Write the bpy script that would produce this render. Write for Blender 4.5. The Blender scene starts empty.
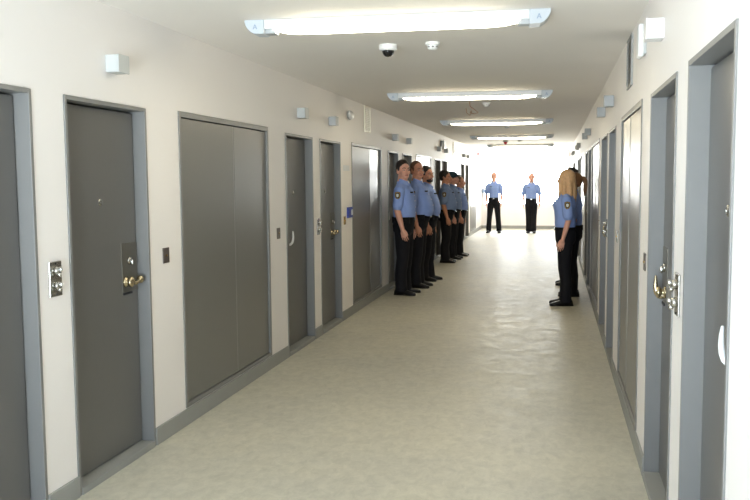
import bpy, bmesh, math, random
from mathutils import Vector, Matrix, Euler, noise
PI = math.pi
random.seed(7)
sc = bpy.context.scene
COL = sc.collection

# ------------------------------------------------------------------ materials
def lin(c):
    c = c / 255.0
    return c / 12.92 if c <= 0.04045 else ((c + 0.055) / 1.055) ** 2.4
def rgb(r, g, b):
    return (lin(r), lin(g), lin(b), 1.0)

def mat(name, col, rough=0.5, metal=0.0, spec=0.5, var=0.06, vscale=6.0, bump=0.0, bscale=120.0, emit=None, estr=0.0):
    m = bpy.data.materials.new(name); m.use_nodes = True
    nt = m.node_tree; N = nt.nodes; L = nt.links
    b = N['Principled BSDF']
    b.inputs['Roughness'].default_value = rough
    b.inputs['Metallic'].default_value = metal
    b.inputs['Specular IOR Level'].default_value = spec
    tc = N.new('ShaderNodeTexCoord')
    no = N.new('ShaderNodeTexNoise'); no.inputs['Scale'].default_value = vscale; no.inputs['Detail'].default_value = 5
    L.new(tc.outputs['Object'], no.inputs['Vector'])
    mx = N.new('ShaderNodeMix'); mx.data_type = 'RGBA'
    c = Vector(col[:3])
    mx.inputs[6].default_value = (*(c * (1 - var)), 1)
    mx.inputs[7].default_value = (*[min(1, v) for v in (c * (1 + var))], 1)
    L.new(no.outputs['Fac'], mx.inputs[0]); L.new(mx.outputs[2], b.inputs['Base Color'])
    if bump:
        n2 = N.new('ShaderNodeTexNoise'); n2.inputs['Scale'].default_value = bscale; n2.inputs['Detail'].default_value = 4
        L.new(tc.outputs['Object'], n2.inputs['Vector'])
        bp = N.new('ShaderNodeBump'); bp.inputs['Strength'].default_value = bump; bp.inputs['Distance'].default_value = 0.01
        L.new(n2.outputs['Fac'], bp.inputs['Height']); L.new(bp.outputs['Normal'], b.inputs['Normal'])
    if emit:
        b.inputs['Emission Color'].default_value = emit; b.inputs['Emission Strength'].default_value = estr
    return m

M = {}
M['wall'] = mat('wall_paint', rgb(238, 234, 231), 0.55, spec=0.35, var=0.02, vscale=1.5, bump=0.06, bscale=60)
M['ceiling'] = mat('ceiling_paint', rgb(244, 240, 235), 0.8, spec=0.2, var=0.025, vscale=1.2, bump=0.08, bscale=50)
M['base'] = mat('baseboard_grey', rgb(150, 151, 147), 0.6, var=0.06, vscale=8)
M['door'] = mat('door_grey_paint', rgb(101, 100, 98), 0.36, spec=0.5, var=0.03, vscale=30, bump=0.015, bscale=300)
M['leaf'] = mat('panel_grey_paint', rgb(113, 112, 108), 0.30, spec=0.55, var=0.03, vscale=30)
M['frame'] = mat('frame_grey_paint', rgb(127, 126, 124), 0.42, var=0.03, vscale=20)
M['dark'] = mat('dark_gap', rgb(40, 40, 42), 0.7)
M['seam'] = mat('seam_metal', rgb(150, 150, 148), 0.4, metal=0.3)
M['steel'] = mat('brushed_steel', rgb(190, 188, 182), 0.25, metal=1.0, var=0.05)
M['steeldk'] = mat('dull_steel', rgb(128, 124, 115), 0.45, metal=0.85, var=0.08, vscale=20)
M['nickel'] = mat('worn_nickel', rgb(196, 182, 150), 0.24, metal=1.0, var=0.1, vscale=25)
M['brass'] = mat('brass', rgb(205, 170, 100), 0.25, metal=1.0)
M['white'] = mat('white_plastic', rgb(235, 236, 236), 0.4, var=0.01)
M['offwhite'] = mat('pale_plastic', rgb(192, 195, 194), 0.5, var=0.02)
M['greybox'] = mat('grey_plastic', rgb(178, 181, 183), 0.5, var=0.02)
M['cap'] = mat('light_grey_plastic', rgb(200, 206, 212), 0.4, var=0.02)
M['capmark'] = mat('mark_grey', rgb(140, 160, 185), 0.5)
M['brown'] = mat('brown_plate', rgb(92, 82, 76), 0.4, metal=0.4)
M['blue'] = mat('blue_plastic', rgb(35, 55, 150), 0.4)
M['card'] = mat('white_card', rgb(225, 228, 232), 0.7)
M['red'] = mat('red_plastic', rgb(190, 35, 50), 0.4)
M['wire'] = mat('reddish_wire', rgb(190, 140, 110), 0.5)
M['black'] = mat('black_gloss', rgb(16, 16, 18), 0.12)
M['vent'] = mat('vent_grey', rgb(150, 150, 148), 0.5)
M['vent_pale'] = mat('vent_cream', rgb(240, 236, 222), 0.4)
M['shirt'] = mat('light_blue_cloth', rgb(146, 170, 228), 0.85, spec=0.2, var=0.08, vscale=14, bump=0.35, bscale=16)
M['shirt_grey'] = mat('grey_blue_cloth', rgb(132, 154, 198), 0.85, spec=0.2, var=0.08, vscale=14, bump=0.35, bscale=16)
M['pants'] = mat('black_cloth', rgb(24, 24, 29), 0.8, spec=0.25, var=0.2, vscale=10, bump=0.3, bscale=14)
M['leather'] = mat('black_leather', rgb(15, 14, 15), 0.35, spec=0.4, var=0.1)
M['belt'] = mat('black_nylon', rgb(17, 17, 19), 0.75, spec=0.2, var=0.1)
M['skin'] = mat('skin_fair', rgb(226, 170, 148), 0.5, spec=0.3, var=0.07, vscale=18)
M['skin_tan'] = mat('skin_tan', rgb(212, 152, 124), 0.5, spec=0.3, var=0.07, vscale=18)
M['lips'] = mat('lips', rgb(196, 128, 112), 0.5)
M['hair_dark'] = mat('hair_dark', rgb(40, 32, 29), 0.5, var=0.3, vscale=60, bump=0.4, bscale=90)
M['hair_stub'] = mat('hair_cropped', rgb(112, 84, 66), 0.7, var=0.2, vscale=60, bump=0.3, bscale=120)
M['hair_blond'] = mat('hair_blond', rgb(212, 170, 126), 0.45, var=0.28, vscale=45, bump=0.5, bscale=80)
M['hair_brown'] = mat('hair_brown', rgb(128, 90, 58), 0.45, var=0.28, vscale=45, bump=0.5, bscale=80)
M['capcloth'] = mat('cap_teal', rgb(38, 66, 78), 0.8)
M['eyewhite'] = mat('eye_white', rgb(180, 172, 165), 0.35)
M['iris'] = mat('iris_dark', rgb(45, 32, 25), 0.15)
M['gold'] = mat('patch_gold', rgb(190, 150, 70), 0.6)
M['patch'] = mat('patch_dark', rgb(38, 38, 34), 0.8)
M['patchwhite'] = mat('patch_white', rgb(225, 225, 215), 0.8)
M['tee'] = mat('white_cotton', rgb(232, 232, 232), 0.85)
M['ground'] = mat('pale_gravel', rgb(215, 212, 205), 0.9, var=0.06, vscale=3)
M['tube'] = mat('lit_diffuser', rgb(240, 240, 236), 0.4, emit=(1.0, 0.89, 0.65, 1), estr=24.0)

def floor_material():
    m = bpy.data.materials.new('sealed_concrete'); m.use_nodes = True
    nt = m.node_tree; N = nt.nodes; L = nt.links; b = N['Principled BSDF']
    tc = N.new('ShaderNodeTexCoord')
    def noi(scale, detail, rough=0.55, sx=1, sy=1, dist=0.0):
        mp = N.new('ShaderNodeMapping'); mp.inputs['Scale'].default_value = (sx, sy, 1)
        n = N.new('ShaderNodeTexNoise'); n.inputs['Scale'].default_value = scale; n.inputs['Detail'].default_value = detail
        n.inputs['Roughness'].default_value = rough; n.inputs['Distortion'].default_value = dist
        L.new(tc.outputs['Object'], mp.inputs['Vector']); L.new(mp.outputs['Vector'], n.inputs['Vector'])
        return n
    def ramp(n, stops):
        r = N.new('ShaderNodeValToRGB'); e = r.color_ramp.elements
        e[0].position, e[0].color = stops[0]; e[1].position, e[1].color = stops[1]
        for p, c in stops[2:]:
            k = e.new(p); k.color = c
        L.new(n.outputs['Fac'], r.inputs['Fac']); return r
    big = ramp(noi(1.1, 7, 0.65, dist=0.2), [(0.3, rgb(186, 184, 172)), (0.7, rgb(208, 203, 182))])
    mid = ramp(noi(16, 9, 0.78, sx=1.0, sy=0.7, dist=0.5), [(0.35, rgb(170, 168, 156)), (0.62, rgb(216, 212, 196))])
    mx = N.new('ShaderNodeMix'); mx.data_type = 'RGBA'; mx.inputs[0].default_value = 0.45
    L.new(big.outputs['Color'], mx.inputs[6]); L.new(mid.outputs['Color'], mx.inputs[7])
    spot = ramp(noi(3.2, 3, 0.5), [(0.70, (0, 0, 0, 1)), (0.78, (1, 1, 1, 1))])
    mx2 = N.new('ShaderNodeMix'); mx2.data_type = 'RGBA'; mx2.inputs[7].default_value = rgb(164, 162, 148)
    ml = N.new('ShaderNodeMath'); ml.operation = 'MULTIPLY'; ml.inputs[1].default_value = 0.5
    L.new(spot.outputs['Color'], ml.inputs[0]); L.new(ml.outputs[0], mx2.inputs[0]); L.new(mx.outputs[2], mx2.inputs[6])
    L.new(mx2.outputs[2], b.inputs['Base Color'])
    rr = N.new('ShaderNodeMapRange'); rn = noi(6, 8, 0.75, dist=0.3)
    rr.inputs['From Min'].default_value = 0.3; rr.inputs['From Max'].default_value = 0.7
    rr.inputs['To Min'].default_value = 0.36; rr.inputs['To Max'].default_value = 0.58
    L.new(rn.outputs['Fac'], rr.inputs['Value']); L.new(rr.outputs['Result'], b.inputs['Roughness'])
    b.inputs['Specular IOR Level'].default_value = 0.45
    bn = noi(45, 6, 0.7); bp = N.new('ShaderNodeBump'); bp.inputs['Strength'].default_value = 0.03; bp.inputs['Distance'].default_value = 0.02
    L.new(bn.outputs['Fac'], bp.inputs['Height']); L.new(bp.outputs['Normal'], b.inputs['Normal'])
    return m
M['floor'] = floor_material()

def glass_material():
    m = bpy.data.materials.new('window_glass'); m.use_nodes = True
    nt = m.node_tree; N = nt.nodes; L = nt.links; N.clear()
    o = N.new('ShaderNodeOutputMaterial'); mx = N.new('ShaderNodeMixShader'); t = N.new('ShaderNodeBsdfTransparent'); g = N.new('ShaderNodeBsdfGlossy')
    t.inputs['Color'].default_value = (0.97, 0.98, 0.98, 1); g.inputs['Roughness'].default_value = 0.02
    f = N.new('ShaderNodeFresnel'); f.inputs['IOR'].default_value = 1.45
    L.new(f.outputs[0], mx.inputs[0]); L.new(t.outputs[0], mx.inputs[1]); L.new(g.outputs[0], mx.inputs[2]); L.new(mx.outputs[0], o.inputs['Surface'])
    return m
M['glass'] = glass_material()

# ------------------------------------------------------------------ mesh helpers
class MB:
    def __init__(s): s.v = []; s.f = []; s.m = []
    def add(s, vs, fs, mi=0):
        o = len(s.v); s.v += [tuple(v) for v in vs]; s.f += [tuple(i + o for i in f) for f in fs]; s.m += [mi] * len(fs)
    def box(s, x0, x1, y0, y1, z0, z1, mi=0, xf=None):
        vs = [Vector((x, y, z)) for x in (x0, x1) for y in (y0, y1) for z in (z0, z1)]
        if xf: vs = [xf @ v for v in vs]
        s.add(vs, [(0, 1, 3, 2), (4, 6, 7, 5), (0, 4, 5, 1), (2, 3, 7, 6), (0, 2, 6, 4), (1, 5, 7, 3)], mi)
    def rings(s, rs, mi=0, cap=True):
        n = len(rs[0]); o = []
        fs = []
        for r in rs: o += list(r)
        for k in range(len(rs) - 1):
            for i in range(n):
                j = (i + 1) % n
                fs.append((k * n + i, k * n + j, (k + 1) * n + j, (k + 1) * n + i))
        if cap:
            fs.append(tuple(range(n - 1, -1, -1))); fs.append(tuple((len(rs) - 1) * n + i for i in range(n)))
        s.add(o, fs, mi)
    def ell(s, c, r, mi=0, rot=None, nu=20, nv=12):
        c = Vector(c); R = rot or Matrix.Identity(3)
        vs = [c + R @ Vector((0, 0, r[2]))]; fs = []
        for k in range(1, nv):
            t = PI * k / nv
            for i in range(nu):
                p = 2 * PI * i / nu
                vs.append(c + R @ Vector((r[0] * math.sin(t) * math.cos(p), r[1] * math.sin(t) * math.sin(p), r[2] * math.cos(t))))
        vs.append(c + R @ Vector((0, 0, -r[2])))
        for i in range(nu):
            j = (i + 1) % nu
            fs.append((0, 1 + i, 1 + j))
            for k in range(nv - 2):
                a = 1 + k * nu
                fs.append((a + i, a + nu + i, a + nu + j, a + j))
            a = 1 + (nv - 2) * nu
            fs.append((a + i, len(vs) - 1, a + j))
        s.add(vs, fs, mi)
    def tube(s, pts, rad, mi=0, n=14, round_ends=True):
        pts = [Vector(p) for p in pts]; rad = list(rad) if hasattr(rad, '__len__') else [rad] * len(pts)
        rs = []
        up = None
        P = list(zip(pts, rad))
        if round_ends:
            d0 = (pts[0] - pts[1]).normalized(); d1 = (pts[-1] - pts[-2]).normalized()
            P = [(pts[0] + d0 * rad[0] * f, rad[0] * g) for f, g in ((0.98, 0.2), (0.8, 0.6), (0.45, 0.89))] + P + [(pts[-1] + d1 * rad[-1] * f, rad[-1] * g) for f, g in ((0.45, 0.89), (0.8, 0.6), (0.98, 0.2))]
        Q = [p for p, _ in P]
        for i, (p, r) in enumerate(P):
            t = (Q[min(i + 1, len(Q) - 1)] - Q[max(i - 1, 0)]).normalized()
            if up is None:
                up = t.orthogonal().normalized()
            up = (up - t * up.dot(t)).normalized(); w = t.cross(up)
            rs.append([p + (up * math.cos(2 * PI * k / n) + w * math.sin(2 * PI * k / n)) * r for k in range(n)])
        s.rings(rs, mi)
    def loft(s, secs, mi=0, n=28, e=2.4):
        # secs: (z, cx, cy, rx, ry)
        rs = []
        for z, cx, cy, rx, ry in secs:
            r = []
            for k in range(n):
                a = 2 * PI * k / n; c, d = math.cos(a), math.sin(a)
                r.append(Vector((cx + rx * math.copysign(abs(c) ** (2 / e), c), cy + ry * math.copysign(abs(d) ** (2 / e), d), z)))
            rs.append(r)
        s.rings(rs, mi)
    def lathe(s, prof, mi=0, n=24, xf=None):
        rs = []
        for r, z in prof:
            ring = [Vector((r * math.cos(2 * PI * k / n), r * math.sin(2 * PI * k / n), z)) for k in range(n)]
            rs.append([xf @ v for v in ring] if xf else ring)
        s.rings(rs, mi)
    def prism(s, poly, a0, a1, axis='x', mi=0):
        # poly of (p, q) extruded along axis
        def pt(p, q, a):
            return {'x': (a, p, q), 'y': (p, a, q), 'z': (p, q, a)}[axis]
        s.rings([[pt(p, q, a0) for p, q in poly], [pt(p, q, a1) for p, q in poly]], mi)
    def build(s, name, m, parent=None, smooth=False, bevel=0.0, loc=None, remesh=0.0, sm=3):
        me = bpy.data.meshes.new(name)
        me.from_pydata(s.v, [], s.f)
        bm = bmesh.new(); bm.from_mesh(me); bmesh.ops.recalc_face_normals(bm, faces=bm.faces); bm.to_mesh(me); bm.free()
        ms = m if isinstance(m, (list, tuple)) else [m]
        if remesh:
            tmp = bpy.data.objects.new('tmp', me); COL.objects.link(tmp)
            r = tmp.modifiers.new('r', 'REMESH'); r.mode = 'VOXEL'; r.voxel_size = remesh
            if sm:
                q = tmp.modifiers.new('s', 'SMOOTH'); q.factor = 0.5; q.iterations = sm
            dg = bpy.context.evaluated_depsgraph_get(); dg.update()
            me2 = bpy.data.meshes.new_from_object(tmp.evaluated_get(dg))
            bpy.data.objects.remove(tmp); bpy.data.meshes.remove(me); me = me2; me.name = name
            me.materials.clear()
            smooth = True
        for x in ms: me.materials.append(x)
        if not remesh and len(ms) > 1:
            for p, i in zip(me.polygons, s.m): p.material_index = i
        if smooth:
            for p in me.polygons: p.use_smooth = True
        o = bpy.data.objects.new(name, me); COL.objects.link(o)
        if bevel:
            b = o.modifiers.new('bevel', 'BEVEL'); b.width = bevel; b.segments = 2; b.limit_method = 'ANGLE'
        if parent: o.parent = parent
        if loc: o.location = loc
        return o

def tag(o, label=None, cat=None, group=None, kind=None):
    if label: o['label'] = label
    if cat: o['category'] = cat
    if group: o['group'] = group
    if kind: o['kind'] = kind
    return o
def empty(name, loc, rz=0.0):
    o = bpy.data.objects.new(name, None); o.empty_display_size = 0.1; COL.objects.link(o)
    o.location = loc; o.rotation_euler = (0, 0, rz); return o
def copy_tree(o, parent=None):
    c = o.copy(); COL.objects.link(c)
    if parent: c.parent = parent
    for ch in list(o.children): copy_tree(ch, c)
    return c

# ------------------------------------------------------------------ the corridor
XL, XR, CH = -2.217, 0.456, 2.398          # wall planes and ceiling height
Y0, Y1 = -1.5, 25.5                          # back and far end
DT, CB, CT = 1.91, 0.104, 1.93               # door top, closet bottom and top
TH = 0.22
left_doors = [(2.38, 3.18), (3.42, 4.20), (6.60, 7.40), (7.64, 8.42), (10.95, 11.70), (12.02, 12.84), (15.37, 16.18), (16.42, 17.20), (19.80, 20.56), (20.80, 21.60)]
left_closets = [(4.60, 6.18), (8.91, 10.50), (13.26, 14.95), (17.58, 19.40), (22.05, 23.62)]
right_doors = [(2.29, 3.07), (3.35, 4.22), (6.58, 7.33), (7.63, 8.52), (10.95, 11.72), (12.02, 12.85), (15.35, 16.15), (16.42, 17.22), (19.75, 20.52), (20.78, 21.58)]
right_closets = [(4.65, 6.03), (8.92, 10.60), (13.27, 14.95), (17.58, 19.35), (22.05, 23.60)]

def side_wall(name, x0, x1, doors, closets, label):
    mb = MB(); ops = sorted([(a, b, 0.0, DT) for a, b in doors] + [(a, b, CB, CT) for a, b in closets])
    y = Y0
    for a, b, z0, z1 in ops:
        mb.box(x0, x1, y, a, 0, CH); mb.box(x0, x1, a, b, z1, CH)
        if z0 > 0: mb.box(x0, x1, a, b, 0, z0 - 0.001)
        y = b
    mb.box(x0, x1, y, Y1 + 0.2, 0, CH)
    return tag(mb.build(name, M['wall']), label, 'wall', kind='structure')
side_wall('wall_left', XL - TH, XL, left_doors, left_closets, 'long cream wall pierced by doors behind the six lined-up people')
side_wall('wall_right', XR, XR + TH, right_doors, right_closets, 'cream wall with doors seen at a steep angle behind the blond person')
b = MB(); b.box(XL - TH, XR + TH, Y0 - 0.2, Y1 + 0.2, -0.12, 0)
tag(b.build('floor', M['floor']), 'mottled pale sealed concrete corridor floor', 'floor', kind='structure')
b = MB(); b.box(XL - TH, XR + TH, Y0 - 0.2, Y1 + 0.2, CH, CH + 0.15)
tag(b.build('ceiling', M['ceiling']), 'flat off-white corridor ceiling carrying the strip lights', 'ceiling', kind='structure')

def end_wall(name, ya, yb, x0, x1, z0, z1, label):
    b = MB()
    b.box(XL, XR, ya, yb, 0, z0); b.box(XL, XR, ya, yb, z1, CH)
    b.box(XL, x0, ya, yb, z0, z1); b.box(x1, XR, ya, yb, z0, z1)
    return tag(b.build(name, M['wall']), label, 'wall', kind='structure')
FW = (-2.17, 0.41, 0.72, 2.385)
end_wall('wall_far', Y1, Y1 + 0.2, *FW, 'white end wall under the bright window behind two distant people')
BW = (-2.1, -0.2, 0.15, 1.85)  # unseen back window, placed and sized to throw cool light on near walls
end_wall('wall_back', Y0 - 0.2, Y0, *BW, 'cream end wall behind the camera position')
def window(name, x0, x1, z0, z1, ya, yb, label, nm):
    e = tag(empty(name, ((x0 + x1) / 2, (ya + yb) / 2, z0)), label, 'window', kind='structure')
    w = (x1 - x0) / 2; h = z1 - z0; t = 0.04; d = 0.03
    f = MB()
    f.box(-w, w, -d, d, 0, t); f.box(-w, w, -d, d, h - t, h); f.box(-w, -w + t, -d, d, t, h - t); f.box(w - t, w, -d, d, t, h - t)
    for k in range(1, nm):
        xx = -w + 2 * w * k / nm; f.box(xx - 0.015, xx + 0.015, -d, d, t, h - t)
    f.build('window_frame', M['white'], e)
    for k in range(nm):
        g = MB(); a = -w + 2 * w * k / nm + 0.03; c = -w + 2 * w * (k + 1) / nm - 0.03
        g.box(a, c, -0.004, 0.004, t * 0.6, h - t * 0.6); g.build('pane', M['glass'], e)
    return e
window('window_1', *FW, Y1, Y1 + 0.2, 'wide glaring daylit window filling the far end of the corridor', 2)
window('unseen_window_2', *BW, Y0 - 0.2, Y0, 'unseen window behind the camera, sized to light the near walls', 2)
def baseboard(name, x, s, doors, label):
    mb = MB(); y = Y0; x0, x1 = sorted((x, x + s * 0.012))
    for a, c in sorted(doors) + [(Y1, Y1)]:
        mb.box(x0, x1, y, a, 0, 0.102); y = c
    return tag(mb.build(name, M['base'], bevel=0.003), label, 'baseboard', kind='structure')
baseboard('baseboard_left', XL, 1, left_doors, 'grey baseboard running below the closets behind the six people')
baseboard('baseboard_right', XR, -1, right_doors, 'grey baseboard behind the blond person')
b = MB(); b.box(XL, XR, Y1 - 0.012, Y1, 0, 0.095)
tag(b.build('baseboard_far', M['base']), 'grey baseboard under the far window', 'baseboard', kind='structure')

# ------------------------------------------------------------------ doors: local frame, wall plane x=0, corridor on +x
RE = 0.065                                   # reveal depth
def door(idx, side, a, c, kind, label):
    """side +1: left wall, -1: right wall; far end of the corridor is local +y*side."""
    yc = (a + c) / 2; w = (c - a) / 2 - 0.002; x = XL if side > 0 else XR
    e = tag(empty('door_%d' % idx, (x, yc, 0), 0 if side > 0 else PI), label, 'door', kind='structure')
    h = DT - 0.002; t = 0.020
    f = MB()
    f.box(-0.12, 0.006, -w, -w + t, 0.0, h); f.box(-0.12, 0.006, w - t, w, 0.0, h); f.box(-0.12, 0.006, -w + t, w - t, h - t, h)
    f.box(-0.12, -RE - 0.047, -w + t, -w + t + 0.02, 0.03, h - t); f.box(-0.12, -RE - 0.047, w - t - 0.02, w - t, 0.03, h - t)
    f.build('door_frame', M['frame'], e, bevel=0.002)
    f = MB(); f.box(-0.125, 0.012, -w + t + 0.001, w - t - 0.001, 0.0, 0.036)
    f.build('threshold', M['base'], e, bevel=0.003)
    g = 0.009
    f = MB(); f.box(-RE - 0.045, -RE, -w + t + g, w - t - g, 0.042, h - t - g)
    f.build('door_leaf', M['door'], e, bevel=0.003)
    f = MB(); f.box(-0.145, -0.128, -w, w, 0.0, h); f.build('backing', M['dark'], e)
    p = MB(); rx = Matrix.Rotation(PI / 2, 4, 'Y')
    p.lathe([(0.019, 0), (0.019, 0.004), (0.013, 0.007), (0.011, 0.007), (0.011, 0.0055)], n=18, xf=Matrix.Translation((-RE, 0, 1.40)) @ rx)
    p.build('peephole', M['steel'], e, smooth=False)
    if kind == 'pull':
        hy = -side * 0.12
        p = MB()
        pts = [(-RE - 0.002, hy, 0.944), (-RE + 0.012, hy, 0.949), (-RE + 0.024, hy, 0.962), (-RE + 0.031, hy, 0.982), (-RE + 0.034, hy, 1.008), (-RE + 0.034, hy, 1.035), (-RE + 0.032, hy, 1.060)]
        p.tube(pts, [0.011, 0.011, 0.0105, 0.010, 0.009, 0.0075, 0.005], n=12)
        p.build('pull_handle', M['white'], e, smooth=True)
        tag(bpy.data.objects[e.children[-1].name], 'white curved pull handle')
    else:
        ly = side * (w - t - 0.095)
        pl = MB(); pl.box(-RE, -RE + 0.003, ly - 0.078, ly + 0.085, 0.905, 1.172); lp = pl.build('lock_plate', M['steeldk'], e, bevel=0.001)
        kn = ly - side * 0.042
        k = MB(); k.lathe([(0.030, 0), (0.030, 0.006), (0.017, 0.010), (0.015, 0.018), (0.026, 0.024), (0.030, 0.034), (0.025, 0.042), (0.010, 0.045), (0.001, 0.0455)], n=22, xf=Matrix.Translation((-RE + 0.003, kn, 0.962)) @ rx)
        k.build('knob', M['nickel'], e, smooth=True)
        k = MB()
        if side > 0:
            k.tube([(-RE + 0.03, kn, 0.957), (-RE + 0.040, ly, 0.952), (-RE + 0.040, ly + 0.045, 0.965)], 0.012, n=12)
            k.ell((-RE + 0.038, ly + 0.05, 0.966), (0.020, 0.019, 0.023))
        else:
            k.tube([(-RE + 0.004, kn, 0.950), (-RE + 0.028, kn, 0.945), (-RE + 0.042, kn, 0.960), (-RE + 0.048, kn, 0.985), (-RE + 0.049, kn, 1.012), (-RE + 0.048, kn, 1.036)], [0.018, 0.017, 0.015, 0.012, 0.009, 0.006], n=12)
        k.build('lever', M['nickel'], e, smooth=True)
        k = MB(); k.lathe([(0.022, 0), (0.022, 0.006), (0.015, 0.011), (0.001, 0.012)], n=18, xf=Matrix.Translation((-RE + 0.003, ly, 1.075)) @ rx)
        k.ell((-RE + 0.018, ly, 1.066), (0.010, 0.006, 0.018), nu=12, nv=8)
        k.build('key_lock', M['steel'], e, smooth=True)
        k = MB(); k.box(-RE + 0.0, -RE + 0.006, ly - 0.07, ly + 0.02, 0.892, 0.902); k.build('slot', M['dark'], e)
    return e

LD = ['grey steel door cut off by the picture edge, before the two-knob key switch',
      'grey steel door with recessed lock plate and knob beside two-knob key switch',
      'narrow grey door with white pull handle just past the first double closet',
      'grey door with brass knob between the keyed plate and blue card holder',
      'grey door just before the first person of the line, past the second closet',
      'grey door behind the heads of the first two lined-up people',
      'dark grey door between the third and fourth lined-up people',
      'dark grey door directly behind the head of the fourth lined-up person',
      'thin dark door visible just above the last lined-up person',
      'last narrow door of the long wall before the end closet']
RD = ['tall grey door with white curved pull handle, cut by the picture bottom',
      'grey door with hooked lever and protruding keyed lock plate beside it',
      'narrow grey door just past the shiny closet opposite',
      'second narrow grey door past the shiny closet, nearer the people',
      'dark narrow door beside the ponytail of the person by the wall',
      'second dark narrow door, just above the brown ponytail',
      'distant dark door in the wall behind the women, third before the far window',
      'distant dark door in the wall behind the women, just past the bright closet',
      'distant door nearly hidden behind the dark-haired tall person',
      'last door before the far window in the wall behind the women']
for i, (a, c) in enumerate(left_doors):
    door(i + 1, 1, a, c, 'pull' if i % 2 == 0 else 'lock', LD[i])
for i, (a, c) in enumerate(right_doors):
    door(i + 11, -1, a, c, 'pull' if i % 2 == 0 else 'lock', RD[i])

def closet(side, a, c, label, tilt_near=0.0, tilt_far=0.0):
    yc = (a + c) / 2; w = (c - a) / 2 - 0.002; x = XL if side > 0 else XR
    e = tag(empty('utility_closet', (x, yc, CB + 0.001), 0 if side > 0 else PI), label, 'closet', 'flush double-leaf closets along the corridor')
    h = CT - CB - 0.003; t = 0.028
    f = MB()
    f.box(-0.1, 0.006, -w, -w + t, 0, h); f.box(-0.1, 0.006, w - t, w, 0, h); f.box(-0.1, 0.006, -w + t, w - t, h - t * 1.2, h); f.box(-0.1, 0.004, -w + t, w - t, 0, t)
    f.build('closet_frame', M['frame'], e, bevel=0.002)
    f = MB(); f.box(-0.11, -0.102, -w, w, 0, h); f.build('backing', M['dark'], e)
    ym = side * (w * 0.10)                    # the meeting line is just past the middle
    g = 0.006
    for (u0, u1, near) in ((-w + t + g, ym - 0.004, side > 0), (ym + 0.004, w - t - g, side < 0)):
        m = MB(); W = (u1 - u0) / 2
        m.box(-0.03, 0, -W, W, 0, h - 2.2 * t - 2 * g)
        o = m.build('closet_door', M['leaf'], e, bevel=0.002)
        o.location = (-0.004, (u0 + u1) / 2, t + g)
        o.rotation_euler = (0, 0, tilt_near if near else tilt_far)
    f = MB(); f.box(-0.02, -0.0015, ym - 0.009, ym + 0.009, t + g, h - t * 1.2 - g); f.build('meeting_strip', M['seam'], e, bevel=0.002)
    return e
LC = ['grey double closet nearest the camera, between the lock-plate door and the pull-handle door',
      'grey double closet between the blue card holder and the first lined-up person',
      'pale reflecting closet behind the third lined-up person',
      'white reflecting closet behind the cap of the fifth lined-up person',
      'end closet of the long wall beside the far window']
RC = ['shiny grey closet with a bright reflection next to the hooked-lever door',
      'grey closet by the wall just before the women',
      'bright reflecting closet beside the brown ponytail',
      'glaring closet hidden partly behind the women',
      'end closet beside the far window, in the wall behind the women']
tl = [(-0.006, 0.012), (-0.022, 0.032), (0.004, 0.008), (0, 0), (0, 0)]
for i, (a, c) in enumerate(left_closets): closet(1, a, c, LC[i], *tl[i])
for i, (a, c) in enumerate(right_closets): closet(-1, a, c, RC[i])

# ------------------------------------------------------------------ ceiling strip lights
def strip_light():
    e = empty('ceiling_strip_light', (0, 0, CH))
    L2 = 0.838; c = 0.112
    b = MB(); b.box(-L2 + c, L2 - c, -0.052, 0.052, -0.050, -0.0005); b.build('housing', M['white'], e, bevel=0.004)
    for s in (-1, 1):
        prof = [(L2 - c, -0.0005), (L2, -0.0005), (L2 - 0.002, -0.022), (L2 - 0.014, -0.045), (L2 - 0.034, -0.066), (L2 - 0.055, -0.076), (L2 - c, -0.078)]
        m = MB(); m.prism([(s * p, q) for p, q in prof], -0.06, 0.06, 'y')
        o = m.build('end_cap', M['cap'], e, bevel=0.004)
        k = MB(); xx = s * (L2 - 0.062)
        for q in (-1, 1):
            k.add([(xx + q * 0.010 - 0.003, -0.0615, -0.052), (xx + q * 0.010 + 0.003, -0.0615, -0.052), (xx + 0.002, -0.0615, -0.026), (xx - 0.002, -0.0615, -0.026)], [(0, 1, 2, 3)])
        k.box(xx - 0.006, xx + 0.006, -0.062, -0.061, -0.045, -0.042)
        k.build('mark', M['capmark'], o)
        m = MB(); m.box(*sorted((s * (L2 - c - 0.06), s * (L2 - c))), -0.035, 0.035, -0.074, -0.048); m.build('lamp_holder', M['greybox'], e, bevel=0.003)
    m = MB(); X = L2 - c - 0.05; rs = []
    for k in range(17):
        u = -1 + 2 * k / 16; f = max(0.12, (1 - abs(u) ** 12)) if abs(u) < 1 else 0.12
        rs.append([Vector((u * X, (0.038 + 0.010 * f) * math.cos(PI + PI * j / 10), -0.0495 - (0.003 + 0.026 * f) * abs(math.sin(PI + PI * j / 10)) ** 0.7)) for j in range(11)])
    m.rings(rs); m.build('diffuser', M['tube'], e, smooth=True)
    return e
FL = ['strip light above the dome camera, the longest one in view', 'second strip light, just before the dangling reddish wire', 'third strip light, just past the dangling reddish wire',
      'fourth strip light, with the red tipped detector beyond it', 'fifth strip light, last before the far window']
SL = strip_light()
for i, y in enumerate([4.50, 8.50, 12.5, 16.9, 21.3]):
    o = SL if i == 0 else copy_tree(SL)
    o.location = (-0.868, y, CH); o.rotation_euler = (0, 0, math.radians((3.3, 5.0, 4.0, 4.0, 4.0)[i])); tag(o, FL[i], 'light', 'fluorescent strip lights across the ceiling')

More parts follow.
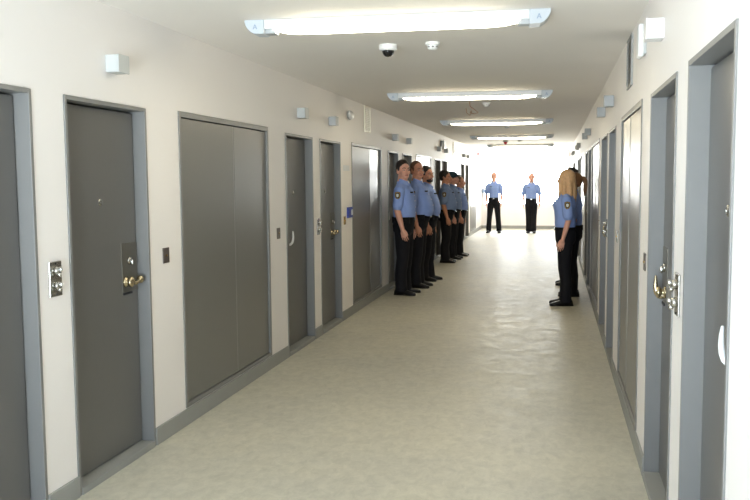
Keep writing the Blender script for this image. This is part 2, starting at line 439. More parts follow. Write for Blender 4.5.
# ------------------------------------------------------------------ things on the ceiling
e = tag(empty('ceiling_camera', (-1.09, 5.42, CH)), 'white security camera with black dome hanging below the first strip light', 'camera')
b = MB(); b.lathe([(0.058, 0), (0.060, -0.006), (0.060, -0.030), (0.052, -0.038), (0.042, -0.040)]); b.build('camera_base', M['white'], e, smooth=False)
b = MB(); b.lathe([(0.042, -0.038)] + [(0.040 * math.cos(t), -0.040 - 0.040 * math.sin(t)) for t in [PI / 2 * k / 8 for k in range(9)]][:-1] + [(0.001, -0.080)]); b.build('dome', M['black'], e, smooth=True)
DL = ['white smoke detector beside the dome camera', 'white smoke detector between the second and third strip lights', 'white smoke detector just past the third strip light', 'small smoke detector between the two farthest strip lights']
def smoke(i, y):
    e = tag(empty('smoke_detector', (-0.79, y, CH)), DL[i], 'smoke detector', 'smoke detectors along the ceiling')
    b = MB(); b.lathe([(0.046, 0), (0.048, -0.010), (0.046, -0.016), (0.036, -0.020), (0.034, -0.020)]); b.build('detector_base', M['white'], e)
    b = MB(); b.lathe([(0.034, -0.018), (0.036, -0.030), (0.030, -0.042), (0.018, -0.048), (0.001, -0.049)]); h = b.build('detector_head', M['white'], e)
    for k in range(8):
        t = 2 * PI * k / 8 + 0.2; s = MB()
        s.box(0.026, 0.0365, -0.006, 0.006, -0.034, -0.028, xf=Matrix.Rotation(t, 4, 'Z')); s.build('slot', M['dark'], h)
for i, y in enumerate([5.40, 9.72, 13.9, 19.0]): smoke(i, y)
e = tag(empty('fire_detector', (-1.12, 19.2, CH)), 'dark red tipped detector beside the smaller one before the last strip light', 'detector')
b = MB(); b.lathe([(0.06, 0), (0.062, -0.02), (0.045, -0.03), (0.04, -0.03)]); b.build('detector_base', M['greybox'], e)
b = MB(); b.lathe([(0.04, -0.028), (0.036, -0.06), (0.02, -0.085), (0.001, -0.09)]); b.build('detector_tip', M['red'], e)
b = MB()
b.tube([(-0.97, 9.55, CH + 0.002), (-0.965, 9.56, CH - 0.05), (-0.93, 9.75, CH - 0.075), (-0.92, 10.1, CH - 0.08), (-0.99, 10.35, CH - 0.075), (-1.06, 10.7, CH - 0.04), (-1.07, 10.75, CH + 0.002)], 0.004, n=8)
b.tube([(-1.10, 10.4, CH + 0.002), (-1.10, 10.5, CH - 0.05), (-1.09, 10.8, CH - 0.06), (-1.09, 10.9, CH + 0.002)], 0.004, n=8)
tag(b.build('hanging_wire', M['wire'], smooth=True), 'thin reddish wire looping down from the ceiling before the third strip light', 'wire')
b = MB()
for k in range(6): b.box(-0.27, 0.27, -0.1 + 0.04 * k, -0.075 + 0.04 * k, -0.02, 0)
b.box(-0.28, 0.28, -0.12, 0.13, -0.006, 0)
tag(b.build('ceiling_vent', M['vent'], loc=(-1.0, 24.2, CH)), 'small grey slatted ceiling vent in front of the far window', 'vent')

# ------------------------------------------------------------------ things on the walls (built on local x=0, corridor on +x)
def wall_e(name, side, y, z): return empty(name, (XL if side > 0 else XR, y, z), 0 if side > 0 else PI)
def jbox(side, y, z, label, m='greybox'):
    e = wall_e('wall_mounted_junction_box', side, y, z)
    b = MB(); b.box(0, 0.068, -0.052, 0.052, -0.044, 0.044); b.build('box_body', M[m], e, bevel=0.004)
    b = MB(); b.box(0.068, 0.076, -0.054, 0.054, -0.046, 0.046); b.build('box_cover', M[m], e, bevel=0.003)
    return tag(e, label, 'junction box', 'junction boxes above the doors')
ordn = ['first', 'second', 'third', 'fourth', 'fifth', 'sixth', 'seventh', 'eighth', 'ninth', 'tenth']
JL = [None, 'pale junction box above the door with the recessed lock plate', 'pale junction box above the first narrow pull-handle door', 'grey junction box between the pale one and the white oval sounder',
      'grey junction box on the wall just above the first lined-up person', 'small beige junction box above the heads of the first two people', 'small junction box under the thin white strobe',
      'beige junction box just past the thin white strobe', 'small dark junction box, first of two before the red bell', 'small dark junction box nearest the red bell']
for i, (a, c) in enumerate(left_doors):
    if JL[i]: jbox(1, (a + c) / 2 + (0.04 if i == 1 else 0), 2.10, JL[i], 'offwhite' if i in (1, 2) else 'greybox')
JR = [None, 'white junction box beside the tall white wall sounder', 'larger grey junction box of the two past the slatted vent', 'grey junction box next nearer the women, past the larger one',
      'small dark junction box, third from the white one', 'small dark junction box, fourth from the white one', 'tiny junction box above the bright closet by the ponytail', 'tiny junction box just past the one by the ponytail',
      'tiny junction box high by the far window', 'tiniest junction box beside the far window']
for i, (a, c) in enumerate(right_doors):
    if JR[i]: jbox(-1, (a + c) / 2 + (0.06 if i == 1 else 0), (2.15 if i == 1 else 2.125), JR[i], 'white' if i == 1 else 'greybox')

def vent(side, y, z, label, m):
    e = wall_e('wall_vent', side, y, z)
    b = MB(); b.box(0, 0.012, -0.16, -0.145, -0.155, 0.155); b.box(0, 0.012, 0.145, 0.16, -0.155, 0.155); b.box(0, 0.012, -0.145, 0.145, 0.14, 0.155); b.box(0, 0.012, -0.145, 0.145, -0.155, -0.14); b.box(0, 0.002, -0.145, 0.145, -0.14, 0.14)
    b.build('vent_frame', M[m], e)
    b = MB()
    for k in range(13):
        z0 = -0.135 + k * 0.0215; b.add([(0.002, -0.145, z0 + 0.014), (0.002, 0.145, z0 + 0.014), (0.012, 0.145, z0), (0.012, -0.145, z0), (0.004, -0.145, z0 + 0.016), (0.004, 0.145, z0 + 0.016), (0.013, 0.145, z0 + 0.003), (0.013, -0.145, z0 + 0.003)],
            [(0, 1, 2, 3), (4, 7, 6, 5), (0, 4, 5, 1), (3, 2, 6, 7), (0, 3, 7, 4), (1, 5, 6, 2)])
    b.build('slats', M[m], e)
    return tag(e, label, 'vent')
vent(-1, 5.43, 2.225, 'grey slatted wall vent above the shiny closet, past the white sounder', 'vent')
vent(1, 9.7, 2.235, 'cream slatted wall vent high above the second double closet', 'vent_pale')
vent(1, 18.4, 2.19, 'distant cream wall vent between the thin white strobe and the red bell', 'vent_pale')
# white sounder on the right wall
e = tag(wall_e('wall_sounder', -1, 4.56, 2.215), 'tall white rounded sounder on the wall beside the white junction box', 'alarm')
b = MB(); b.box(0, 0.012, -0.05, 0.05, -0.07, 0.07); b.build('back_plate', M['offwhite'], e, bevel=0.004)
b = MB(); b.box(0.012, 0.042, -0.058, 0.058, -0.085, 0.085); b.build('front_cover', M['white'], e, bevel=0.012)
e = tag(wall_e('wall_sounder', 1, 8.79, 2.217), 'white oval sounder on the wall before the cream vent', 'alarm')
b = MB(); b.ell((0.012, 0, 0), (0.010, 0.110, 0.052)); b.build('back_plate', M['greybox'], e, smooth=True)
b = MB(); b.ell((0.03, 0, 0), (0.026, 0.100, 0.047)); b.build('front_cover', M['white'], e, smooth=True)
e = tag(wall_e('wall_strobe', 1, 16.3, 2.19), 'thin upright white strobe, its shaded near end a grey block, over the third and fourth people', 'alarm')
b = MB(); b.box(0, 0.05, -0.16, -0.06, -0.08, 0.09); b.build('shaded_end', M['vent'], e, bevel=0.004)  # grey block stands in for the strobe's backlit face
b = MB(); b.box(0.0, 0.07, -0.05, 0.22, -0.065, 0.10); b.build('strobe_lens', M['white'], e, bevel=0.01)
e = tag(wall_e('wall_mounted_bell', 1, 24.15, 2.255), 'small red alarm bell high on the wall near the far window', 'bell')
b = MB(); b.lathe([(0.05, 0), (0.05, 0.02), (0.04, 0.045), (0.015, 0.055), (0.001, 0.056)], xf=Matrix.Rotation(PI / 2, 4, 'Y')); b.build('bell_dome', M['red'], e)
b = MB(); b.box(0, 0.02, -0.06, 0.06, -0.06, 0.06); b.build('bell_plate', M['red'], e)

def key_switch(side, y, label):
    e = wall_e('key_switch', side, y, 1.067)
    b = MB(); b.box(0, 0.008, -0.046, 0.046, -0.08, 0.08); b.build('switch_plate', M['steel'], e, bevel=0.003)
    for s in (-1, 1):
        k = MB(); k.lathe([(0.019, 0.008), (0.019, 0.018), (0.015, 0.026), (0.001, 0.027)], n=18, xf=Matrix.Translation((0, 0, s * 0.034 + 0.004)) @ Matrix.Rotation(PI / 2, 4, 'Y'))
        k.ell((0.030, 0, s * 0.034 + 0.010), (0.012, 0.007, 0.013), nu=12, nv=8); k.ell((0.026, 0, s * 0.034 - 0.014), (0.010, 0.010, 0.011), nu=12, nv=8)
        k.build('key_cylinder', M['steel'], e, smooth=True)
    for s in (-1, 1):
        k = MB(); k.lathe([(0.005, 0.008), (0.004, 0.010), (0.001, 0.0105)], n=10, xf=Matrix.Translation((0, 0, s * 0.071)) @ Matrix.Rotation(PI / 2, 4, 'Y')); k.build('screw', M['dark'], e)
    return tag(e, label, 'key switch', 'two-cylinder key switches beside the doors')
KS = [(1, 3.30, 'steel two-knob key switch between the first two doors on the long wall'), (1, 7.55, 'steel two-knob key switch just past the white pull-handle door'), (1, 11.86, 'steel key switch hidden behind the first person in line'),
      (-1, 3.21, 'steel two-knob key switch between the hooked-lever door and tall pull-handle door'), (-1, 7.48, 'steel key switch between the two narrow doors past the shiny closet')]
for s, y, l in KS: key_switch(s, y, l)
def small_plate(side, y, label, m='brown'):
    e = wall_e('wall_plate', side, y, 1.076)
    b = MB(); b.box(0, 0.006, -0.038, 0.038, -0.045, 0.045); b.build('plate', M[m], e, bevel=0.002)
    k = MB(); k.lathe([(0.006, 0.006), (0.006, 0.010), (0.001, 0.011)], n=10, xf=Matrix.Rotation(PI / 2, 4, 'Y')); k.build('button', M['brass'], e)
    return tag(e, label, 'wall plate', 'small button plates beside the closets')
for s, y, l, m in [(1, 4.39, 'small brown button plate between the lock-plate door and the first closet', 'brown'), (1, 6.39, 'small brown button plate between the first closet and the pull-handle door', 'brown'),
                   (1, 8.57, 'small brassy button plate under the blue card holder', 'brass'), (-1, 4.37, 'small dark button plate between the hooked-lever door and shiny closet', 'brown'),
                   (-1, 6.27, 'pale steel plate just past the shiny closet', 'steel'), (-1, 8.70, 'small grey plate past the second narrow door', 'greybox')]:
    small_plate(s, y, l, m)
e = tag(wall_e('wall_mounted_card_holder', 1, 8.77, 1.155), 'blue card holder with white card beside the second double closet', 'card holder')
b = MB(); b.box(0, 0.02, -0.1, 0.1, -0.058, 0.058); b.build('holder', M['blue'], e, bevel=0.004)
b = MB(); b.box(0.02, 0.022, 0.03, 0.085, -0.030, 0.030); b.build('card', M['card'], e)
b = MB(); b.box(0, 0.002, -0.13, 0.13, -0.03, 0.03)
o = b.build('wall_mounted_sticker', M['card'], loc=(XL, 8.67, 1.64)); tag(o, 'pale blank sticker on the wall above the blue card holder', 'sticker')
# illegible dark vertical lettering by the far end, and a small blue box on the end wall
b = MB(); random.seed(3)
for k in range(9):
    z = 1.44 - k * 0.047
    b.box(0, 0.004, -0.03, -0.012, z, z + 0.03); b.box(0, 0.004, 0.008, 0.03, z, z + 0.03); b.box(0, 0.004, -0.012, 0.008, z + (0.0, 0.02, 0.01)[k % 3], z + (0.0, 0.02, 0.01)[k % 3] + 0.01)
tag(b.build('wall_lettering', M['patch'], loc=(XL, 24.27, 0)), 'upright line of small dark characters on the wall before the far window', 'lettering')
b = MB(); b.box(-0.06, 0.06, -0.03, 0, -0.06, 0.06)
tag(b.build('wall_mounted_box', M['capmark'], loc=(-2.145, Y1, 1.16), bevel=0.006), 'tiny pale blue box on the end wall beside the distant person with parted feet', 'control box')

# ------------------------------------------------------------------ people: local frame faces +x, left is +y
def person(label, loc, heading, h=1.75, skin='skin', shirt='shirt', girth=1.0, belly=0.0, head_yaw=0.0, hair='short', hairm='hair_dark', female=False,
           feet=0.10, out=0.0, beard=False, vox=0.006, arm_back=0.0, cap=False, toe=0.18, stagger=0.0):
    root = empty('person', (loc[0], loc[1], 0), heading); tag(root, label, 'person', 'uniformed people standing along the corridor')
    k = h / 1.75
    S = Matrix.Scale(k, 4)
    shw = (0.168 if female else 0.188) * (0.5 + 0.5 * girth)
    hy = math.radians(head_yaw)
    Rh = Matrix.Rotation(hy, 3, 'Z'); NB = Vector((-0.005, 0, 0))
    HS = 1.07
    def H(p):
        v = Vector((p[0], p[1], p[2] - 1.50)) * HS
        return Rh @ Vector((v.x, v.y, v.z + 1.474)) + NB
    def scl(mb): mb.v = [tuple(Vector(v) * k) for v in mb.v]; return mb
    # ---- body
    b = MB()
    E = lambda c, r: b.ell(H(c), Vector(r) * HS, rot=Rh)
    jw = 0.054 if female else 0.060
    E((-0.012, 0, 1.655), (0.096, 0.076, 0.095)); E((0.025, 0, 1.605), (0.068, 0.062, 0.080)); E((0.045, 0, 1.560), (0.045, jw * 0.8, 0.032)); E((0.074, 0, 1.546), (0.022, 0.026, 0.020))
    E((0.078, 0, 1.652), (0.018, 0.052, 0.012)); E((0.064, 0.040, 1.606), (0.026, 0.022, 0.022)); E((0.064, -0.040, 1.606), (0.026, 0.022, 0.022))
    b.tube([H((0.088, 0, 1.645)), H((0.104, 0, 1.618)), H((0.113, 0, 1.603))], [0.009, 0.012, 0.015], n=10)
    E((0.096, 0.013, 1.600), (0.011, 0.009, 0.008)); E((0.096, -0.013, 1.600), (0.011, 0.009, 0.008))
    E((0.090, 0, 1.577), (0.012, 0.024, 0.006)); E((0.088, 0, 1.566), (0.012, 0.021, 0.007))
    for s in (-1, 1):
        E((-0.005, s * 0.079, 1.622), (0.020, 0.009, 0.031)); E((0.006, s * 0.076, 1.598), (0.010, 0.009, 0.012))
    nr = 0.050 if female else 0.063 * (0.6 + 0.4 * girth)
    b.tube([(-0.02, 0, 1.43), (-0.015, 0, 1.50), H((-0.008, 0, 1.575))], [nr * 1.15, nr, nr * 0.98])
    b.loft([(0.93, 0, 0, 0.09, 0.13), (1.10, 0, 0, 0.095, 0.125), (1.28, 0, 0, 0.10, 0.15), (1.37, -0.005, 0, 0.08, shw * 0.80), (1.42, -0.01, 0, 0.055, 0.07)])
    arms = {}
    for s in (-1, 1):
        sh = Vector((-0.005, s * shw, 1.375)); el = Vector((-0.03 - arm_back * 0.5, s * (shw + 0.035 + out), 1.105)); wr = Vector((0.035 - arm_back, s * (shw + 0.030 + out * 0.8), 0.865))
        ar = (0.040 if female else 0.048) * (0.5 + 0.5 * girth)
        b.tube([sh.lerp(el, 0.10), sh.lerp(el, 0.5), el], [ar * 1.0, ar, ar * 0.83]); b.tube([el, el.lerp(wr, 0.3), wr], [ar * 0.83, ar * 0.86, ar * 0.56])
        d = (wr - el).normalized(); f = Vector((1, 0, 0)); f = (f - d * f.dot(d)).normalized(); n = Vector((0, -s, 0))
        b.tube([wr - d * 0.01, wr + d * 0.03], [ar * 0.56, 0.026])
        R3 = Matrix((f, n, d)).transposed()
        b.ell(wr + d * 0.056, (0.039, 0.015, 0.050), rot=R3)
        for q, (fo, ln, rr) in enumerate(((0.034, 0.074, 0.0078), (0.0115, 0.082, 0.0080), (-0.0115, 0.076, 0.0078), (-0.034, 0.060, 0.0070))):
            p0 = wr + d * (0.085 if q in (1, 2) else 0.078) + f * fo * 0.95
            p1 = p0 + d * ln * 0.48 + f * fo * 0.05 + n * 0.005; p2 = p1 + d * ln * 0.30 + n * 0.012; p3 = p2 + d * ln * 0.18 + n * 0.014
            b.tube([p0, p1, p2, p3], [rr * 1.08, rr, rr * 0.92, rr * 0.8], n=10)
        t0 = wr + d * 0.028 + f * 0.026; t1 = t0 + d * 0.034 + f * 0.014 + n * 0.010; t2 = t1 + d * 0.030 + f * 0.002 + n * 0.008
        b.tube([t0, t1, t2], [0.013, 0.0100, 0.0080], n=10)
        arms[s] = (sh, el, wr)
        # legs
        ft = feet + 0.0
        hx = s * stagger
        b.tube([(0, s * 0.085, 0.93), (0.008 + hx * 0.4, s * (0.085 + ft) / 2, 0.48), (-0.02 + hx, s * ft, 0.09)], [0.078, 0.050, 0.036])
        b.loft([(0.012, 0.03 + hx, s * ft, 0.09, 0.026), (0.04, 0.01 + hx, s * ft, 0.06, 0.026), (0.10, -0.015 + hx, s * ft, 0.034, 0.030)], n=16)
    ob = scl(b).build('body', [M[skin], M['lips']], root, remesh=vox, sm=2)
    lc = H((0.100, 0, 1.572)) * k
    for p in ob.data.polygons:
        d = Rh.inverted() @ (Vector(p.center) - lc)
        if abs(d.z) < 0.009 * k and abs(d.y) < 0.024 * k and d.x > -0.012: p.material_index = 1
    for s in (-1, 1):
        m = MB(); m.ell(H((0.083, s * 0.031, 1.633)), Vector((0.008, 0.012, 0.006)) * HS, 0, rot=Rh, nu=12, nv=8); m.ell(H((0.091, s * 0.031, 1.633)), Vector((0.0035, 0.0055, 0.0055)) * HS, 1, rot=Rh, nu=10, nv=6)
        scl(m).build('eye', [M['eyewhite'], M['iris']], root, smooth=True)
        m = MB(); m.tube([H((0.093, s * 0.014, 1.655)), H((0.092, s * 0.032, 1.660)), H((0.080, s * 0.052, 1.654))], [0.005, 0.0055, 0.003], n=8)
        scl(m).build('eyebrow', M[hairm if hairm != 'hair_blond' else 'hair_brown'], root, smooth=True)
    # ---- hair
    m = MB(); rs = 0
    if hair == 'short' or hair == 'crop':
        t = 0.010 if hair == 'short' else 0.004
        m.ell(H((-0.027, 0, 1.678)), Vector((0.089 + t, 0.075 + t, 0.079 + t)) * HS, rot=Rh); m.ell(H((-0.045, 0, 1.635)), Vector((0.062 + t, 0.074 + t * 0.7, 0.068)) * HS, rot=Rh)
        for s in (-1, 1): m.ell(H((0.012, s * 0.070, 1.650)), Vector((0.020, 0.010 + t * 0.5, 0.028)) * HS, rot=Rh)
    elif hair == 'long':
        m.ell(H((-0.018, 0, 1.668)), Vector((0.100, 0.084, 0.090)) * HS, rot=Rh); m.ell(H((-0.035, 0, 1.62)), Vector((0.086, 0.084, 0.10)) * HS, rot=Rh)
        for s in (-1, 1):
            m.tube([H((0.035, s * 0.074, 1.66)), H((0.035, s * 0.080, 1.58)), H((0.035, s * 0.084, 1.49)), H((0.045, s * 0.086, 1.42))], [0.022, 0.026, 0.026, 0.010], n=12)
            m.tube([H((-0.01, s * 0.070, 1.66)), H((-0.02, s * 0.080, 1.56)), H((-0.02, s * 0.086, 1.46)), H((-0.02, s * 0.088, 1.38))], [0.028, 0.030, 0.030, 0.010], n=12)
            m.tube([H((-0.06, s * 0.050, 1.66)), H((-0.075, s * 0.056, 1.56)), H((-0.085, s * 0.060, 1.46)), H((-0.09, s * 0.062, 1.36))], [0.030, 0.034, 0.032, 0.010], n=12)
        m.tube([H((-0.08, 0, 1.66)), H((-0.095, 0, 1.56)), H((-0.10, 0, 1.46)), H((-0.105, 0, 1.35))], [0.033, 0.036, 0.034, 0.012], n=12)
    elif hair == 'pony':
        m.ell(H((-0.020, 0, 1.672)), Vector((0.102, 0.086, 0.092)) * HS, rot=Rh); m.ell(H((-0.045, 0, 1.635)), Vector((0.070, 0.080, 0.075)) * HS, rot=Rh)
        m.tube([H((-0.10, 0, 1.69)), H((-0.125, 0, 1.695)), H((-0.148, 0, 1.67)), H((-0.158, 0, 1.60)), H((-0.152, 0, 1.52)), H((-0.145, 0, 1.45))], [0.020, 0.024, 0.030, 0.034, 0.028, 0.010], n=12)
    hr = scl(m).build('hair', M[hairm], root, remesh=0.007, sm=2)
    if beard:
        m = MB(); m.ell(H((0.052, 0, 1.552)), Vector((0.046, 0.052, 0.030)) * HS, rot=Rh); m.ell(H((0.084, 0, 1.545)), Vector((0.018, 0.028, 0.020)) * HS, rot=Rh); m.tube([H((0.090, -0.026, 1.570)), H((0.099, 0, 1.588)), H((0.090, 0.026, 1.570))], 0.006, n=8)
        scl(m).build('beard', M['hair_dark'], root, remesh=0.006, sm=2)
    if cap:
        m = MB(); m.ell(H((-0.012, 0, 1.690)), Vector((0.110, 0.094, 0.078)) * HS, rot=Rh); m.ell(H((0.115, 0, 1.690)), Vector((0.075, 0.070, 0.010)) * HS, rot=Rh)
        scl(m).build('cap', M['capcloth'], root, remesh=0.007, sm=2)
    # ---- shirt
    g = girth; bl = belly
    m = MB()
    wz = 0.145 if female else 0.158
    bust = 0.03 if female else 0.0
    def surf(y): return bl * 0.1 + bust * 0.5 + (0.128 * g + bust * 0.5) * max(0.0, 1 - (y / ((wz + 0.016) * g)) ** 2.25) ** 0.444
    m.loft([(0.985, 0.0 + bl * 0.35, 0, 0.118 * g + bl * 0.5, wz * g), (1.05, 0.0 + bl * 0.5, 0, 0.126 * g + bl * 0.6, (wz + 0.006) * g), (1.13, bl * 0.5, 0, 0.126 * g + bl * 0.6, (wz + 0.004) * g), (1.22, bl * 0.3 + bust * 0.3, 0, 0.126 * g + bl * 0.4, (wz + 0.008) * g),
            (1.30, bl * 0.1 + bust * 0.5, 0, 0.128 * g + bust * 0.5, (wz + 0.016) * g), (1.37, -0.004, 0, 0.112 * g, shw * 0.97), (1.41, -0.008, 0, 0.092, shw * 0.84), (1.44, -0.012, 0, 0.078, shw * 0.58), (1.475, -0.012, 0, nr + 0.014, nr + 0.016)], n=36, e=2.25)
    for s in (-1, 1):
        sh, el, wr = arms[s]; a0 = sh + Vector((0, -s * 0.03, 0.006)); a1 = sh.lerp(el, 0.42); a2 = sh.lerp(el, 0.80)
        m.tube([a0, sh, a1, a2], [0.058, 0.064 * (0.6 + 0.4 * g), 0.064 * (0.5 + 0.5 * g), 0.066 * (0.5 + 0.5 * g)])
        m.tube([(-0.06, s * 0.02, 1.500), (-0.02, s * (nr + 0.012), 1.492), (0.045, s * 0.045, 1.462), (0.085, s * 0.030, 1.425)], [0.016, 0.016, 0.016, 0.010], n=10)
        m.ell((surf(0.072) - 0.006, s * 0.072, 1.305), (0.010, 0.046, 0.011), rot=Matrix.Rotation(s * 0.30, 3, 'Z'))
    so = scl(m).build('shirt', M[shirt], root, remesh=0.0075, sm=2)
    m = MB(); m.ell((nr - 0.012, 0, 1.458), (0.022, 0.022, 0.024)); scl(m).build('undershirt', M['tee'], root, smooth=True)
    # shoulder patches and name tag
    for s in (-1, 1):
        sh, el, wr = arms[s]; c = sh.lerp(el, 0.30); yy = c.y + s * 0.069 * (0.55 + 0.45 * g)
        pb = MB()
        for mi, sc_, dy in ((0, 0.98, 0.0), (1, 0.86, 0.003), (0, 0.72, 0.005), (2, 0.44, 0.007)):
            sh_ = [(-0.036, 0.040), (-0.018, 0.046), (0, 0.050), (0.018, 0.046), (0.036, 0.040), (0.038, 0.0), (0.030, -0.028), (0.014, -0.044), (0, -0.052), (-0.014, -0.044), (-0.030, -0.028), (-0.038, 0.0)]
            lo, hi = sorted((yy - s * 0.012, yy + s * dy))
            pb.prism([(c.x + p * sc_, c.z + q * sc_) for p, q in sh_], lo, hi, 'y', mi)
        scl(pb).build('shoulder_patch', [M['patch'], M['gold'], M['patchwhite']], so)
    m = MB(); fx = surf(0.072) - 0.006; m.box(-0.006, 0.004, -0.033, 0.033, 1.322, 1.340, xf=Matrix.Translation((fx, -0.072, 0)) @ Matrix.Rotation(-0.30, 4, 'Z')); scl(m).build('name_tag', M['patch'], so)
    m = MB()
    for q in range(4): m.ell((0.126 * g + bl * (1.05, 1.1, 0.75, 0.2)[q] + bust * (0, 0, .4, .9)[q], 0, (1.07, 1.14, 1.22, 1.29)[q]), (0.006, 0.006, 0.006), nu=8, nv=6)
    scl(m).build('buttons', M['tee'], so, smooth=True)
    # ---- trousers, belt, shoes
    m = MB(); hp = 0.165 if female else 0.162
    m.loft([(1.003, bl * 0.3, 0, 0.116 * g + bl * 0.3, wz * g * 0.99), (0.955, bl * 0.2, 0, 0.124 * g + bl * 0.25, hp * g), (0.90, -0.006, 0, 0.128 * g + bl * 0.1, hp * g * 1.02), (0.83, -0.006, 0, 0.120 * g, hp * g), (0.78, -0.004, 0, 0.09 * g, hp * g * 0.9)], n=32)
    for s in (-1, 1):
        ft = feet; hx = s * stagger; gl = (0.6 + 0.4 * g) * (1.0 if female else 1.07)
        m.tube([(-0.002, s * 0.080, 0.88), (0.004 + hx * 0.3, s * (0.083 * 0.7 + ft * 0.3), 0.68), (0.006 + hx * 0.5, s * (0.083 * 0.45 + ft * 0.55), 0.48), (-0.02 + hx * 0.8, s * (0.085 * 0.2 + ft * 0.8), 0.28), (-0.008 + hx, s * ft, 0.040)], [0.100 * gl, 0.088 * gl, 0.074 * gl, 0.070 * gl, 0.074 * gl], round_ends=False, n=20)
    scl(m).build('trousers', M['pants'], root, remesh=0.0085, sm=2)
    m = MB(); rx, ry = 0.122 * g + bl * 0.36, wz * g * 1.01
    m.loft([(0.970, bl * 0.3, 0, rx + 0.006, ry + 0.006), (1.012, bl * 0.3, 0, rx + 0.004, ry + 0.004)], n=36)
    m.box(rx * 0.6 - 0.035, rx * 0.6 + 0.035, -ry * 0.92 - 0.035, -ry * 0.80, 0.935, 1.013); m.box(-rx * 0.9 - 0.03, -rx * 0.8, -0.03, 0.03, 0.935, 1.013)
    bo = scl(m).build('belt', M['belt'], root)
    m = MB(); m.box(bl * 0.3 + rx + 0.004, bl * 0.3 + rx + 0.012, -0.024, 0.024, 0.974, 1.008); scl(m).build('buckle', M['steel'], bo)
    for s in (-1, 1):
        m = MB(); hx = s * stagger; secs = []
        for (x_, top, w_) in ((-0.095, 0.045, 0.022), (-0.085, 0.075, 0.034), (-0.03, 0.10, 0.038), (0.03, 0.095, 0.040), (0.09, 0.066, 0.045), (0.15, 0.050, 0.044), (0.185, 0.040, 0.034), (0.200, 0.028, 0.016)):
            secs.append([Vector((x_ + 0.0, w_ * c_, max(0.004, top * (0.5 + 0.5 * s_) if s_ > -0.5 else 0.004))) for c_, s_ in [(math.cos(2 * PI * q / 16), math.sin(2 * PI * q / 16)) for q in range(16)]])
        R = Matrix.Rotation(s * toe, 3, 'Z')
        secs = [[R @ v + Vector((hx - 0.01, s * feet, 0)) for v in r] for r in secs]
        m.rings(secs); sh_ = scl(m).build('shoe', M['leather'], root, smooth=True)
        m = MB(); out_ = [(-0.098, -0.028), (-0.06, -0.036), (0.02, -0.042), (0.10, -0.048), (0.16, -0.044), (0.198, -0.022), (0.198, 0.022), (0.16, 0.044), (0.10, 0.048), (0.02, 0.042), (-0.06, 0.036), (-0.098, 0.028)]
        m.prism([tuple((R @ Vector((p, q, 0)) + Vector((hx - 0.01, s * feet, 0)))[:2]) for p, q in out_], 0.0, 0.014, 'z'); scl(m).build('sole', M['leather'], sh_)
    return root

D = math.radians
person('person with short dark hair looking at the camera, first in line by the long wall', (-1.94, 10.63), D(-4), h=1.77, girth=1.05, belly=0.02, head_yaw=-50, hair='short', skin='skin', feet=0.115, vox=0.0048)
person('person with nearly shaved head, second in line between dark-haired and bearded people', (-1.88, 11.38), D(-3), h=1.775, girth=1.12, belly=0.07, head_yaw=-44, hair='crop', hairm='hair_stub', skin='skin_tan', feet=0.11, vox=0.0048)
person('bearded person third in line with full belly, looking across the corridor', (-1.86, 12.14), D(0), h=1.715, girth=1.12, belly=0.055, head_yaw=-34, hair='short', skin='skin_tan', beard=True, feet=0.10, stagger=0.03, vox=0.0048)
person('person in greyer blue shirt, fourth in line, leading the farther group of three', (-1.94, 14.90), D(4), h=1.68, girth=1.15, belly=0.06, head_yaw=-16, hair='short', skin='skin_tan', shirt='shirt_grey', feet=0.11, vox=0.007)
person('person in dark teal cap, fifth in line, mostly hidden behind the fourth', (-1.89, 15.55), D(-2), h=1.66, girth=1.05, belly=0.04, head_yaw=0, hair='short', skin='skin', shirt='shirt_grey', cap=True, feet=0.11, vox=0.007)
person('shortest person of the line, sixth and last, profile toward the opposite wall', (-1.83, 16.22), D(0), h=1.585, girth=1.0, belly=0.04, head_yaw=-6, hair='crop', hairm='hair_stub', skin='skin_tan', feet=0.10, vox=0.007)
person('distant person with parted feet facing the camera before the far window', (-1.69, 23.5), D(-90), h=1.72, girth=0.9, hair='crop', hairm='hair_stub', skin='skin', feet=0.15, out=0.005, vox=0.008)
person('distant person with feet together before the middle of the far window', (-0.64, 23.4), D(-90), h=1.68, girth=0.97, hair='crop', hairm='hair_stub', skin='skin', feet=0.075, out=0.02, arm_back=0.07, vox=0.008)
person('person with long blond hair turned away, standing first by the opposite wall', (0.125, 9.99), D(182), h=1.62, girth=1.05, female=True, head_yaw=-30, hair='long', hairm='hair_blond', skin='skin', feet=0.085, vox=0.0048)
person('person with brown ponytail standing close behind the blond person', (0.225, 10.80), D(178), h=1.585, girth=1.08, female=True, head_yaw=-4, hair='pony', hairm='hair_brown', skin='skin', feet=0.085)
person('tall dark-haired person almost hidden behind the blond and ponytailed people', (0.20, 11.95), D(180), h=1.66, girth=1.0, head_yaw=-10, hair='short', skin='skin', feet=0.09, vox=0.007)

# ------------------------------------------------------------------ light: daylight through the far and the unseen back window, the strip lights
w = bpy.data.worlds.new('overcast'); sc.world = w; w.use_nodes = True
bg = w.node_tree.nodes['Background']; bg.inputs['Strength'].default_value = 1.0
wn = w.node_tree.nodes; wl = w.node_tree.links          # overcast-bright sky above; no ground, lower half brightened to light the ceiling
tcw = wn.new('ShaderNodeTexCoord'); sx = wn.new('ShaderNodeSeparateXYZ'); mr = wn.new('ShaderNodeMapRange'); mxw = wn.new('ShaderNodeMix'); mxw.data_type = 'RGBA'
mr.inputs['From Min'].default_value = -0.02; mr.inputs['From Max'].default_value = 0.02
wl.new(tcw.outputs['Generated'], sx.inputs[0]); wl.new(sx.outputs['Z'], mr.inputs['Value']); wl.new(mr.outputs['Result'], mxw.inputs[0])
mxw.inputs[6].default_value = (40.0, 40.5, 40.0, 1); mxw.inputs[7].default_value = (17.0, 18.0, 19.5, 1)
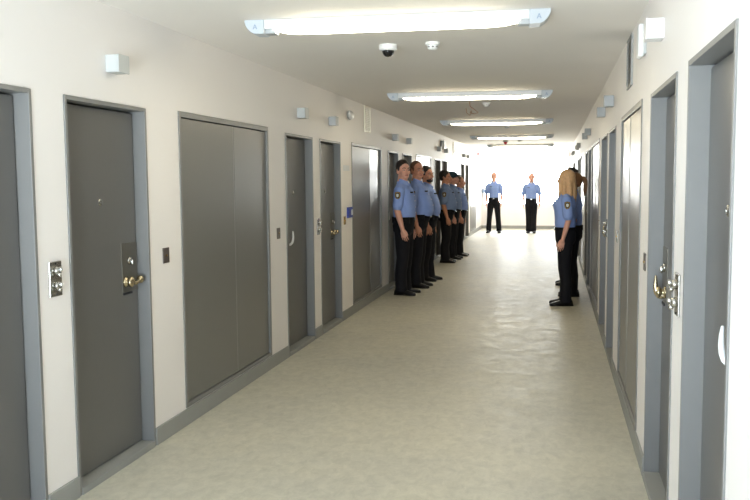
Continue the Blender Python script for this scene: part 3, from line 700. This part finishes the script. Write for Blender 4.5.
my = wn.new('ShaderNodeMapRange'); my.inputs['From Min'].default_value = -0.5; my.inputs['From Max'].default_value = 0.5      # world tinted warm ahead and cool behind, to set the wall tones
tint = wn.new('ShaderNodeMix'); tint.data_type = 'RGBA'; tint.inputs[6].default_value = (0.72, 0.81, 0.90, 1); tint.inputs[7].default_value = (0.92, 0.90, 0.84, 1)
mul = wn.new('ShaderNodeMix'); mul.data_type = 'RGBA'; mul.blend_type = 'MULTIPLY'; mul.inputs[0].default_value = 1.0
wl.new(sx.outputs['Y'], my.inputs['Value']); wl.new(my.outputs['Result'], tint.inputs[0]); wl.new(mxw.outputs[2], mul.inputs[6]); wl.new(tint.outputs[2], mul.inputs[7])
wl.new(mul.outputs[2], bg.inputs['Color'])
def portal(name, x, y, z, sx, sy, rx):
    l = bpy.data.lights.new(name, 'AREA'); l.shape = 'RECTANGLE'; l.size = sx; l.size_y = sy; l.cycles.is_portal = True
    o = bpy.data.objects.new(name, l); COL.objects.link(o); o.location = (x, y, z); o.rotation_euler = (rx, 0, 0); return o
portal('window_daylight', (FW[0] + FW[1]) / 2, Y1 + 0.22, (FW[2] + FW[3]) / 2, FW[1] - FW[0], FW[3] - FW[2], -PI / 2)
portal('window_daylight', (BW[0] + BW[1]) / 2, Y0 - 0.22, (BW[2] + BW[3]) / 2, BW[1] - BW[0], BW[3] - BW[2], PI / 2)  # portal of the unseen back window

# ------------------------------------------------------------------ camera
cam = bpy.data.cameras.new('camera'); co = bpy.data.objects.new('camera', cam); COL.objects.link(co); sc.camera = co
cam.sensor_width = 36; cam.sensor_fit = 'HORIZONTAL'; cam.lens = 818.722 / 750 * 36; cam.clip_start = 0.05; cam.clip_end = 300
yaw, pit, roll = 0.2162, 0.0843, -0.0080
F = Vector((-math.sin(yaw) * math.cos(pit), math.cos(yaw) * math.cos(pit), -math.sin(pit))); R = Vector((math.cos(yaw), math.sin(yaw), 0)); U = R.cross(F)
R2 = R * math.cos(roll) + U * math.sin(roll); U2 = U * math.cos(roll) - R * math.sin(roll)
co.matrix_world = Matrix.Translation((0, 0, 1.5)) @ Matrix((R2, U2, -F)).transposed().to_4x4()

sc.view_settings.view_transform = 'Standard'; sc.view_settings.look = 'None'; sc.view_settings.gamma = 1.0; sc.view_settings.use_curve_mapping = False
sc.view_settings.exposure = 0.34
sc.cycles.use_denoising = True; sc.cycles.max_bounces = 14; sc.cycles.diffuse_bounces = 12; sc.cycles.glossy_bounces = 5; sc.cycles.transparent_max_bounces = 12
sc.cycles.caustics_reflective = False; sc.cycles.sample_clamp_indirect = 8.0
